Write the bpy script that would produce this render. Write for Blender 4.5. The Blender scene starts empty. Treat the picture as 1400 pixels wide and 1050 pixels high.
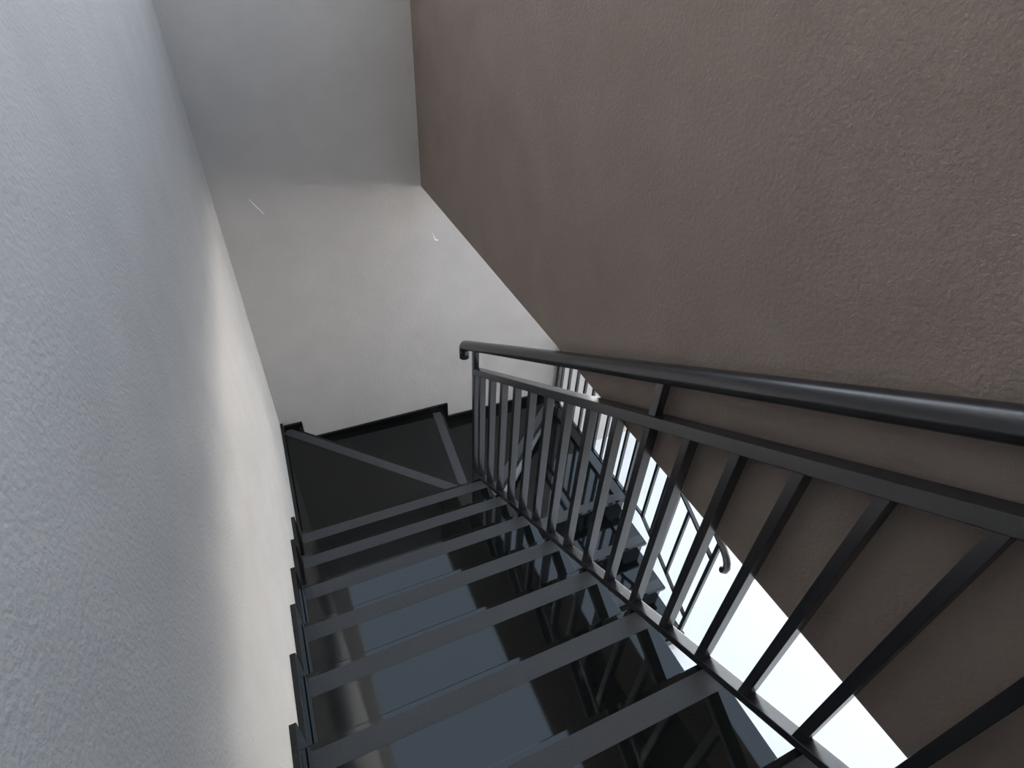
import bpy, bmesh, math, random
from mathutils import Vector, Matrix

random.seed(7)
SC = bpy.context.scene
COL = SC.collection

# ------------------------------------------------------------------ camera
CAM_LOC = (0.2532, -2.1844, 2.6775)
YAW, PITCH, ROLL, FPX = 25.7918, -38.8861, 3.2406, 753.26
a, b, c = (math.radians(v) for v in (YAW, PITCH, ROLL))
fw = Vector((math.sin(a) * math.cos(b), math.cos(a) * math.cos(b), math.sin(b)))
rt = Vector((math.cos(a), -math.sin(a), 0))
up = rt.cross(fw)
rx = rt * math.cos(c) + up * math.sin(c)
ux = -rt * math.sin(c) + up * math.cos(c)
cd = bpy.data.cameras.new('camera')
cd.sensor_fit = 'HORIZONTAL'; cd.sensor_width = 36.0
cd.lens = FPX / 1400 * 36.0
cd.clip_start = 0.02
cam = bpy.data.objects.new('camera', cd)
M = Matrix((rx, ux, -fw)).transposed().to_4x4()
M.translation = CAM_LOC
cam.matrix_world = M
COL.objects.link(cam)
SC.camera = cam

# ------------------------------------------------------------------ light
SC.view_settings.view_transform = 'Standard'
SC.view_settings.look = 'None'
SC.view_settings.gamma = 1.0
SC.view_settings.use_curve_mapping = False
SC.view_settings.exposure = 0.5

w = bpy.data.worlds.new('sky'); SC.world = w
w.use_nodes = True
wn = w.node_tree; bg = wn.nodes['Background']
wt = wn.nodes.new('ShaderNodeTexCoord'); wx = wn.nodes.new('ShaderNodeSeparateXYZ'); wr = wn.nodes.new('ShaderNodeValToRGB')
wn.links.new(wt.outputs['Generated'], wx.inputs[0]); wn.links.new(wx.outputs['Z'], wr.inputs['Fac'])
wr.color_ramp.elements[0].position = 0.0; wr.color_ramp.elements[0].color = (0.90, 0.96, 1.0, 1)
wr.color_ramp.elements[1].position = 0.75; wr.color_ramp.elements[1].color = (0.24, 0.305, 0.385, 1)
wn.links.new(wr.outputs['Color'], bg.inputs[0])
bg.inputs[1].default_value = 3.6

sd = bpy.data.lights.new('sun', 'SUN'); sd.energy = 52.0; sd.angle = math.radians(1.0)
sd.color = (1.0, 0.97, 0.93)
sun = bpy.data.objects.new('sun', sd); COL.objects.link(sun)
sdir = Vector((1.0, -0.03, -0.75)).normalized()          # travel direction of the light
sun.rotation_euler = sdir.to_track_quat('-Z', 'Y').to_euler()
sun.location = (6, -6, 9)

# ------------------------------------------------------------------ materials
def mat(name, col, rough=0.5, spec=0.5, bump=None, metal=0.0, vary=None, coat=0.0):
    m = bpy.data.materials.new(name); m.use_nodes = True
    nt = m.node_tree; N = nt.nodes; L = nt.links
    p = N['Principled BSDF']
    p.inputs['Base Color'].default_value = (*col, 1)
    p.inputs['Roughness'].default_value = rough
    p.inputs['Specular IOR Level'].default_value = spec
    p.inputs['Metallic'].default_value = metal
    p.inputs['Coat Weight'].default_value = coat
    tc = N.new('ShaderNodeTexCoord')
    if vary:
        sc_, amt, col2 = vary
        n = N.new('ShaderNodeTexNoise'); n.inputs['Scale'].default_value = sc_
        n.inputs['Detail'].default_value = 6
        L.new(tc.outputs['Object'], n.inputs['Vector'])
        r = N.new('ShaderNodeValToRGB')
        r.color_ramp.elements[0].position = 0.5 - amt; r.color_ramp.elements[1].position = 0.5 + amt
        r.color_ramp.elements[0].color = (*col, 1); r.color_ramp.elements[1].color = (*col2, 1)
        L.new(n.outputs['Fac'], r.inputs['Fac']); L.new(r.outputs['Color'], p.inputs['Base Color'])
    if bump:
        prev = None
        for sc_, st, dist in bump:
            n = N.new('ShaderNodeTexNoise'); n.inputs['Scale'].default_value = sc_
            n.inputs['Detail'].default_value = 4
            L.new(tc.outputs['Object'], n.inputs['Vector'])
            bp = N.new('ShaderNodeBump'); bp.inputs['Strength'].default_value = st
            bp.inputs['Distance'].default_value = dist
            L.new(n.outputs['Fac'], bp.inputs['Height'])
            if prev: L.new(prev.outputs['Normal'], bp.inputs['Normal'])
            prev = bp
        L.new(prev.outputs['Normal'], p.inputs['Normal'])
    return m

PLASTER = mat('textured_plaster', (0.475, 0.455, 0.442), 0.9, 0.2,
              bump=[(120, 0.42, 0.005), (14, 0.25, 0.006)], vary=(5, 0.25, (0.525, 0.505, 0.49)))
TAUPE = mat('taupe_plaster', (0.212, 0.171, 0.145), 0.92, 0.15,
            bump=[(120, 0.62, 0.005), (14, 0.25, 0.006)], vary=(5, 0.25, (0.246, 0.200, 0.171)))
SLABM = mat('painted_concrete', (0.50, 0.49, 0.47), 0.9, 0.2, bump=[(60, 0.2, 0.002)])
GRANITE = mat('polished_black_granite', (0.003, 0.0035, 0.0035), 0.045, 0.48,
              vary=(260, 0.12, (0.008, 0.009, 0.0085)))
BAND = mat('honed_black_granite', (0.040, 0.041, 0.044), 0.55, 0.4, vary=(300, 0.15, (0.058, 0.059, 0.062)))
IRON = mat('dark_painted_steel', (0.016, 0.0162, 0.0195), 0.27, 0.85, bump=[(180, 0.08, 0.001)])
WHITE = mat('sunlit_white_render', (0.85, 0.84, 0.82), 0.9, 0.2)
PAVING = mat('grey_paving', (0.30, 0.295, 0.29), 0.8, 0.3, vary=(2, 0.3, (0.35, 0.345, 0.34)))
FLOORM = mat('white_floor_tile', (0.88, 0.88, 0.87), 0.4, 0.5, vary=(3, 0.3, (0.91, 0.91, 0.90)))

# ------------------------------------------------------------------ helpers
def link(name, bm, m, parent=None, kind=None, bevel=0.0, smooth=False):
    bmesh.ops.recalc_face_normals(bm, faces=bm.faces)
    if bevel:
        bmesh.ops.bevel(bm, geom=[e for e in bm.edges if e.calc_face_angle(0) > 0.5], offset=bevel,
                        segments=2, profile=0.6, affect='EDGES')
    me = bpy.data.meshes.new(name); bm.to_mesh(me); bm.free()
    if smooth:
        for p in me.polygons: p.use_smooth = True
    me.materials.append(m)
    o = bpy.data.objects.new(name, me); COL.objects.link(o)
    if parent: o.parent = parent
    if kind: o['kind'] = kind
    return o

def root(name, loc=(0, 0, 0), label=None, cat=None, kind=None, group=None):
    o = bpy.data.objects.new(name, None); COL.objects.link(o); o.location = loc
    o.empty_display_size = 0.1
    if label: o['label'] = label
    if cat: o['category'] = cat
    if kind: o['kind'] = kind
    if group: o['group'] = group
    return o

def box(bm, x0, x1, y0, y1, z0, z1):
    v = [bm.verts.new(p) for p in ((x0, y0, z0), (x1, y0, z0), (x1, y1, z0), (x0, y1, z0),
                                   (x0, y0, z1), (x1, y0, z1), (x1, y1, z1), (x0, y1, z1))]
    for f in ((0, 3, 2, 1), (4, 5, 6, 7), (0, 1, 5, 4), (1, 2, 6, 5), (2, 3, 7, 6), (3, 0, 4, 7)):
        bm.faces.new([v[i] for i in f])

def prism_z(bm, pts, z0, z1):
    lo = [bm.verts.new((x, y, z0)) for x, y in pts]; hi = [bm.verts.new((x, y, z1)) for x, y in pts]
    bm.faces.new(lo[::-1]); bm.faces.new(hi)
    n = len(pts)
    for i in range(n): bm.faces.new((lo[i], lo[(i + 1) % n], hi[(i + 1) % n], hi[i]))

def prism_x(bm, pts, x0, x1):
    lo = [bm.verts.new((x0, y, z)) for y, z in pts]; hi = [bm.verts.new((x1, y, z)) for y, z in pts]
    bm.faces.new(lo[::-1]); bm.faces.new(hi)
    n = len(pts)
    for i in range(n): bm.faces.new((lo[i], lo[(i + 1) % n], hi[(i + 1) % n], hi[i]))

def tube(bm, pts, r, seg=20):
    """tube through points in a plane x = const"""
    rings = []
    pts = [Vector(p) for p in pts]
    for i, p in enumerate(pts):
        t = (pts[min(i + 1, len(pts) - 1)] - pts[max(i - 1, 0)]).normalized()
        n1 = Vector((1, 0, 0)); n2 = t.cross(n1).normalized()
        rings.append([bm.verts.new(p + n1 * r * math.cos(2 * math.pi * k / seg) + n2 * r * math.sin(2 * math.pi * k / seg)) for k in range(seg)])
    for A, B in zip(rings, rings[1:]):
        for k in range(seg): bm.faces.new((A[k], A[(k + 1) % seg], B[(k + 1) % seg], B[k]))
    bm.faces.new(rings[0][::-1]); bm.faces.new(rings[-1])

def clip_half(poly, p, n):
    """keep the side of a polygon where (q-p).n >= 0"""
    out = []
    for i in range(len(poly)):
        A, B = Vector(poly[i]), Vector(poly[(i + 1) % len(poly)])
        da, db = (A - p).dot(n), (B - p).dot(n)
        if da >= 0: out.append(A)
        if (da > 0) != (db > 0) and abs(da - db) > 1e-9: out.append(A + (B - A) * (da / (da - db)))
    return [tuple(v) for v in out]

# ------------------------------------------------------------------ dimensions
R_, G = 0.175, 0.2925
W = 1.156                 # outer edge of the upper flight
YB = 1.147                # back wall
XW, ZE = 1.163, 1.466     # face and lower edge of the taupe wall
XR = 1.128                # upper railing plane
XB0, XB1 = 1.19, 2.35     # lower flight
XRB = 2.31                # lower railing plane
ZW = [-0.21, -0.39, -0.55, -0.70]     # winder levels
ZF = -1.35                # lower floor
NT = 13                   # straight treads of upper flight
SK = 0.02
ZTOP = 2.92               # top of taupe wall
ROOF = 13.0

# ------------------------------------------------------------------ setting
bm = bmesh.new(); box(bm, -0.3, 4.6, -5.2, YB + 4.0, ZF - 0.2, ZF)
link('floor', bm, FLOORM, kind='structure')
bm = bmesh.new(); box(bm, 4.6, 26.0, -14.0, YB + 14.0, ZF - 0.25, ZF - 0.05)
link('floor', bm, PAVING, kind='structure')  # unseen outer ground, kept grey to damp light bounced into the stair
bm = bmesh.new(); box(bm, 4.601, 15.9, YB + 0.35, YB + 14.0, ZF - 0.2, ZF - 0.01)
link('floor', bm, FLOORM, kind='structure')  # unseen white paving added to bounce sunlight up onto the left wall
bm = bmesh.new(); box(bm, -0.25, 0.0, -5.25, YB + 0.25, ZF, ROOF)
link('wall_left', bm, PLASTER, kind='structure')
# back wall: solid low down, running on past the stair; above the half wall only a pier by the corner
bm = bmesh.new()
prism = [(0.0, ZF), (6.0, ZF), (6.0, 0.05), (2.40, 0.05), (2.40, ZTOP), (0.17, ZTOP), (0.17, ROOF), (0.0, ROOF)]
lo = [bm.verts.new((x, YB, z)) for x, z in prism]; hi = [bm.verts.new((x, YB + 0.2, z)) for x, z in prism]
bm.faces.new(lo); bm.faces.new(hi[::-1])
for i in range(len(prism)): bm.faces.new((lo[i], hi[i], hi[(i + 1) % len(prism)], lo[(i + 1) % len(prism)]))
wb = link('wall_back', bm, PLASTER, kind='structure')
def scuff(pts, wd):
    bm = bmesh.new()
    P = [Vector(p) for p in pts]
    up_, dn_ = [], []
    for i, p in enumerate(P):
        t = (P[min(i + 1, len(P) - 1)] - P[max(i - 1, 0)]).normalized(); n = Vector((-t.y, t.x)) * wd[i]
        up_.append(p + n); dn_.append(p - n)
    ring = up_ + dn_[::-1]
    lo = [bm.verts.new((p.x, YB + 0.001, p.y)) for p in ring]; hi = [bm.verts.new((p.x, YB - 0.003, p.y)) for p in ring]
    bm.faces.new(lo); bm.faces.new(hi[::-1])
    for i in range(len(ring)): bm.faces.new((lo[i], hi[i], hi[(i + 1) % len(ring)], lo[(i + 1) % len(ring)]))
    link('plaster_smear', bm, WHITE, wb)
scuff([(0.182, 1.492), (0.205, 1.452), (0.238, 1.402)], [0.001, 0.003, 0.002])
scuff([(1.222, 1.155), (1.228, 1.128), (1.238, 1.105), (1.258, 1.098)], [0.001, 0.003, 0.006, 0.003])
bm = bmesh.new(); box(bm, XW, XW + 0.15, -5.0, YB, ZE, ZTOP)
link('wall_right', bm, TAUPE, kind='structure')
bm = bmesh.new(); box(bm, 0.0, 1.5, -5.2, -5.0, ZF, ROOF)
link('wall_front', bm, PLASTER, kind='structure')
bm = bmesh.new(); box(bm, 16.0, 16.2, -14.0, YB + 14.0, ZF - 0.1, 1.55)
link('wall_bounce', bm, WHITE, kind='structure')  # unseen white wall, added as a far reflector sending near-level sunlight indoors
bm = bmesh.new(); box(bm, XW, XW + 0.15, -5.0, -3.4, ZTOP + 0.001, ROOF)
link('wall_upper_block', bm, TAUPE, kind='structure')  # unseen section added to hold side skylight off the back wall
bm = bmesh.new(); box(bm, XW + 0.15, 6.5, -3.5, -3.3, ZF, 4.0)
link('wall_light_block', bm, TAUPE, kind='structure')  # unseen wall added to block outdoor light that would reach the back wall
bm = bmesh.new(); box(bm, -0.25, 1.4, -5.25, YB + 0.25, ROOF, ROOF + 0.2)
link('added_ceiling', bm, SLABM, kind='structure')  # unseen high roof, added to cut overhead sky light on the back wall

# ------------------------------------------------------------------ staircase
stair = root('staircase', (0.6, 0.0, ZF), 'polished black granite staircase turning right over winder treads between plaster walls', 'staircase')
stair.location = (0, 0, 0)
NOS, BW, TH = 0.018, 0.065, 0.03

def tread(poly, z, e0, e1):
    """poly: outline at level z; e0-e1: nosing edge (the side the tread is left over, walking down)"""
    bm = bmesh.new(); prism_z(bm, poly, z - TH, z)
    t = link('tread', bm, GRANITE, stair, bevel=0.0025)
    e0, e1 = Vector(e0), Vector(e1)
    d = (e1 - e0).normalized(); n = Vector((-d.y, d.x))
    cen = sum((Vector(p) for p in poly), Vector((0, 0))) / len(poly)
    if (cen - e0).dot(n) < 0: n = -n
    s = clip_half(poly, e0 + n * NOS, n)
    s = clip_half(s, e0 + n * (NOS + BW), -n)
    # keep the strip a little short of the tread's ends
    ends = sorted([(Vector(p) - e0).dot(d) for p in s])
    s = clip_half(s, e0 + d * (ends[0] + 0.012), d)
    s = clip_half(s, e0 + d * (ends[-1] - 0.012), -d)
    bm = bmesh.new(); prism_z(bm, s, z - 0.002, z + 0.0006)
    link('anti_slip_band', bm, BAND, t)
    return t

def riser(p0, p1, z0, z1, th=0.02):
    p0, p1 = Vector(p0), Vector(p1)
    d = (p1 - p0).normalized(); n = Vector((-d.y, d.x)) * th
    bm = bmesh.new(); prism_z(bm, [tuple(p0), tuple(p1), tuple(p1 + n), tuple(p0 + n)], z0, z1)
    return link('riser', bm, GRANITE, stair)

# upper straight flight: tread k has its nosing at y = -k G
for k in range(NT):
    y0 = -k * G; z = k * R_
    yb = y0 - G - 0.03 if k < NT - 1 else -4.99
    tread([(SK, yb), (W, yb), (W, y0), (SK, y0)], z, (SK, y0), (W, y0))
    zl = (k - 1) * R_ if k else ZW[0]
    riser((SK, y0 - 0.045), (W - 0.012, y0 - 0.045), zl, z - TH)

PV = (1.150, 0.075)                       # pivot of the winders, by the newel
N1 = (0.075, YB)                          # where the winder nosings meet the back wall
N2 = (1.225, YB)
N3 = (XB1, 1.12)
def toward(p, q, t): return (p[0] + (q[0] - p[0]) * t, p[1] + (q[1] - p[1]) * t)
YBS = YB - SK
def at_y(p, q, y):
    t = (y - p[1]) / (q[1] - p[1]); return toward(p, q, t)
n1 = at_y(PV, N1, YBS); n2 = at_y(PV, N2, YBS); n3 = (XB1, YBS)
tread([(SK, -0.03), (W, -0.03), (W, 0.03), PV, n1, (SK, YBS)], ZW[0], PV, n1)
tread([PV, n2, (n1[0] - 0.03, YBS), (n1[0] - 0.03, YBS - 0.03), (PV[0] - 0.04, PV[1] - 0.0)], ZW[1], PV, n2)
PV2 = (1.185, 0.075)
tread([(PV2[0], PV2[1]), n3, (n2[0] - 0.03, YBS), (PV[0] - 0.01, PV[1] + 0.02)], ZW[2], PV2, n3)
NB = [-0.05, -0.365, -0.665, -0.955]      # nosings of the lower flight
ZB = [ZW[3], -0.86, -1.02, -1.18]
tread([(XB0, NB[0]), (XB1, NB[0]), (XB1, YBS), (XB1 - 0.04, YBS), (XB0, 0.04)], ZB[0], (XB0, NB[0]), (XB1, NB[0]))
for k in (1, 2, 3):
    yb = NB[k - 1] + 0.03
    tread([(XB0, NB[k]), (XB1, NB[k]), (XB1, yb), (XB0, yb)], ZB[k], (XB0, NB[k]), (XB1, NB[k]))
def back(p, q, s, off=0.025):
    p, q = Vector(p), Vector(q); d = (q - p).normalized(); n = Vector((-d.y, d.x)) * off * s
    return tuple(p + n), tuple(q + n)
p, q = back(PV, n1, 1); riser(p, q, ZW[1], ZW[0] - TH)
p, q = back(PV, n2, 1, 0.04); riser(p, q, ZW[2], ZW[1] - TH)
p, q = back(PV2, toward(PV2, n3, 0.97), 1, 0.045); riser(p, q, ZW[3], ZW[2] - TH)
for k in range(4):
    zl = ZB[k + 1] if k < 3 else ZF
    riser((XB0 + 0.01, NB[k] + 0.025), (XB1 - 0.012, NB[k] + 0.025), zl, ZB[k] - TH)

# concrete under the stone
bm = bmesh.new()
prof = [(-0.055, ZW[0] - 0.02)]
for k in range(NT):
    prof += [(-k * G - 0.065, (k - 1) * R_ - TH - 0.004 if k else ZW[0] - TH - 0.004), (-k * G - 0.065, k * R_ - TH - 0.004)]
prof += [(-4.98, (NT - 1) * R_ - TH - 0.004), (-4.98, (NT - 1) * R_ - 0.25), (-(NT - 1) * G - 0.2, (NT - 1) * R_ - 0.25), (-0.055, -0.32)]
prism_x(bm, prof[1:], SK, W - 0.03)
slab = link('slab', bm, SLABM, stair)
bm = bmesh.new(); prism_z(bm, [(SK, -0.06), (W - 0.03, -0.06), (W - 0.03, 0.1), (1.13, 0.12), (0.1, YBS), (SK, YBS)], -0.5, ZW[0] - TH - 0.004)
link('slab', bm, SLABM, stair)
bm = bmesh.new(); prism_z(bm, [(1.12, 0.14), (1.17, YBS), (0.14, YBS)], -0.7, ZW[1] - TH - 0.004)
link('slab', bm, SLABM, stair)
bm = bmesh.new(); prism_z(bm, [(1.19, 0.16), (2.26, YBS), (1.26, YBS)], -0.85, ZW[2] - TH - 0.004)
link('slab', bm, SLABM, stair)
bm = bmesh.new()
prof = [(YBS, ZB[0] - TH - 0.004)]
for k in range(4):
    zl = (ZB[k + 1] if k < 3 else ZF + TH) - TH - 0.004
    prof += [(NB[k] + 0.05, ZB[k] - TH - 0.004), (NB[k] + 0.05, max(zl, ZF))]
prof += [(NB[3] + 0.35, ZF), (NB[0] + 0.1, -0.98), (YBS, -0.98)]
prism_x(bm, prof, XB0 + 0.02, XB1 - 0.04)
link('slab', bm, SLABM, stair)

# ------------------------------------------------------------------ skirting
HS, DS = 0.122, 0.023
bl = root('baseboard_left', (0, 0, 0), kind='structure')
for k in range(NT):
    y0 = -k * G + DS
    y1 = y0 - G if k < NT - 1 else -4.99
    zl = (k - 1) * R_ if k else ZW[0]
    bm = bmesh.new(); box(bm, 0.0, SK, y1 + 0.0008, y0, zl - (0.02 if k else 0.06), k * R_ + HS)
    link('skirting_tile', bm, GRANITE, bl, bevel=0.0018)
bm = bmesh.new(); box(bm, 0.0, SK, DS + 0.0008, YB, ZW[0] - 0.2, -0.150)
link('skirting_tile', bm, GRANITE, bl, bevel=0.0018)
bb = root('baseboard_back', (0, 0, 0), kind='structure')
def back_tile(pts):
    bm = bmesh.new()
    lo = [bm.verts.new((x, YB, z)) for x, z in pts]; hi = [bm.verts.new((x, YB - SK, z)) for x, z in pts]
    bm.faces.new(lo); bm.faces.new(hi[::-1])
    for i in range(len(pts)): bm.faces.new((lo[i], hi[i], hi[(i + 1) % len(pts)], lo[(i + 1) % len(pts)]))
    link('skirting_tile', bm, GRANITE, bb, bevel=0.0018)
back_tile([(SK + 0.001, -0.42), (0.150, -0.42), (0.150, -0.172), (SK + 0.001, -0.172)])
back_tile([(0.151, -0.60), (1.275, -0.60), (1.275, -0.335), (0.215, -0.345), (0.151, -0.285)])
back_tile([(1.276, -0.76), (2.35, -0.76), (2.35, -0.490), (1.276, -0.478)])

# ------------------------------------------------------------------ railings
def bar(bm, pts, x0, x1): prism_x(bm, pts, x0, x1)

def railing(name, label, x, spans, base, y_bal, y_posts, newels, hand_pts, top_h, hand_h, drop, bw, bd, hr, ends):
    """base(y): level of the top face of the bottom rail; spans: y stations of the rails, walking down"""
    r = root(name, (x, newels[0][0], newels[0][1]), label, 'railing')
    off = Matrix.Translation(-Vector(r.location))
    def part(nm, bm, bevel=0.0, smooth=False, parent=None):
        bmesh.ops.transform(bm, matrix=off, verts=bm.verts)
        return link(nm, bm, IRON, parent or r, bevel=bevel, smooth=smooth)
    hx = bd / 2
    # bottom and upper rail follow the stations
    for nm, h0, h1, hw in (('bottom_rail', -min(drop, 0.030), 0.0, hx), ('top_rail', top_h - drop, top_h, hx * 1.1)):
        bm = bmesh.new()
        up_ = [(y, base(y) + h1) for y in spans]; dn = [(y, base(y) + h0) for y in spans][::-1]
        bar(bm, up_ + dn, x - hw, x + hw)
        part(nm, bm, bevel=0.002)
    for y in y_bal:
        s = (base(y - bw / 2) - base(y + bw / 2)) / 2
        bm = bmesh.new()
        bar(bm, [(y - bw / 2, base(y - bw / 2) - 0.004), (y + bw / 2, base(y + bw / 2) - 0.004),
                 (y + bw / 2, base(y + bw / 2) + top_h - drop + 0.004), (y - bw / 2, base(y - bw / 2) + top_h - drop + 0.004)],
            x - bd / 2 * 0.92, x + bd / 2 * 0.92)
        part('baluster', bm, bevel=0.0015)
    for y in y_posts:
        bm = bmesh.new(); hw = bw * 0.55
        bar(bm, [(y - hw, base(y - hw) + top_h - 0.004), (y + hw, base(y + hw) + top_h - 0.004),
                 (y + hw, base(y + hw) + hand_h - 0.012), (y - hw, base(y - hw) + hand_h - 0.012)], x - hw, x + hw)
        part('support_post', bm, bevel=0.0015)
    for y, z0 in newels:
        bm = bmesh.new(); hw = bw * 0.62
        bar(bm, [(y - hw, z0), (y + hw, z0), (y + hw, base(y + hw) + hand_h - 0.012), (y - hw, base(y - hw) + hand_h - 0.012)], x - hw, x + hw)
        n = part('newel_post', bm, bevel=0.002)
        bm = bmesh.new(); box(bm, x - hw * 1.25, x + hw * 1.25, y - hw * 1.7, y + hw * 1.7, z0, z0 + 0.008)
        part('base_plate', bm, bevel=0.0015, parent=n)
    bm = bmesh.new(); tube(bm, [(x, y, z) for y, z in hand_pts], hr)
    h = part('handrail', bm, smooth=True)
    h.data.polygons[-1].use_smooth = False; h.data.polygons[-2].use_smooth = False
    return r

sl = R_ / G
def baseA(y): return 0.033 + (0.002 - y) * sl
TA, HA, DA = 0.836, 0.981, 0.042
y_n = 0.105
hand = [(-4.9, baseA(-3.75) + HA), (-3.9, baseA(-3.75) + HA)]
hand += [(-3.75 + 3.95 * i / 14, baseA(-3.75 + 3.95 * i / 14) + HA) for i in range(15)]
yl, zl_ = 0.2, baseA(0.2) + HA
# elbow turning down at the foot
cy_, cz_, er = 0.262, None, 0.055
p0 = Vector((0.262, baseA(0.262) + HA)); d0 = Vector((math.cos(math.atan(sl)), -math.sin(math.atan(sl))))
hand.append(tuple(p0))
ang0 = -math.atan(sl); ang1 = -math.radians(95); pos = p0.copy(); er = 0.062
steps = 9
for i in range(steps):
    am = ang0 + (ang1 - ang0) * (i + 0.5) / steps
    pos = pos + Vector((math.cos(am), math.sin(am))) * er * abs(ang1 - ang0) / steps
    hand.append(tuple(pos))
hand.append((pos.x - 0.003, pos.y - 0.045))
balsA = [0.002 - j * 0.1458 for j in range(0, 26)]
railing('stair_railing', 'dark steel railing with thick round handrail beside the upper flight, nearest the camera', XR,
        [-3.75, -1.8, y_n], baseA, balsA, [0.002 - 9 * 0.1458, 0.002 - 18 * 0.1458], [(y_n, ZW[0]), (-3.75, 12 * R_)], hand,
        TA, HA, DA, 0.025, 0.038, 0.029, None)

def baseB(y):
    if y > -0.27: return -0.600
    return -0.600 + (y + 0.27) * 0.55
TB, HB, DB = 0.70, 0.88, 0.02
balsB = [1.065 - 0.1225 * i for i in range(0, 16)]
handB = [(1.14, baseB(1.1) + HB), (0.0, baseB(0) + HB), (-0.2, baseB(0) + HB - 0.003), (-0.28, baseB(-0.28) + HB - 0.008), (-0.36, baseB(-0.36) + HB)]
handB += [(-0.36 - 0.06 * i, baseB(-0.36 - 0.06 * i) + HB) for i in range(1, 10)]
handB += [(-0.935, -0.088), (-0.968, -0.110), (-1.000, -0.138), (-1.022, -0.170), (-1.034, -0.205), (-1.030, -0.235), (-1.012, -0.256)]
railing('stair_railing', 'slimmer dark steel railing on the lower flight, its handrail ending in a hook', XRB,
        [1.14, -0.27, -0.92], baseB, balsB, [0.2], [(-0.93, ZB[3]), (1.13, ZB[0])], handB,
        TB, HB, DB, 0.022, 0.024, 0.022, None)
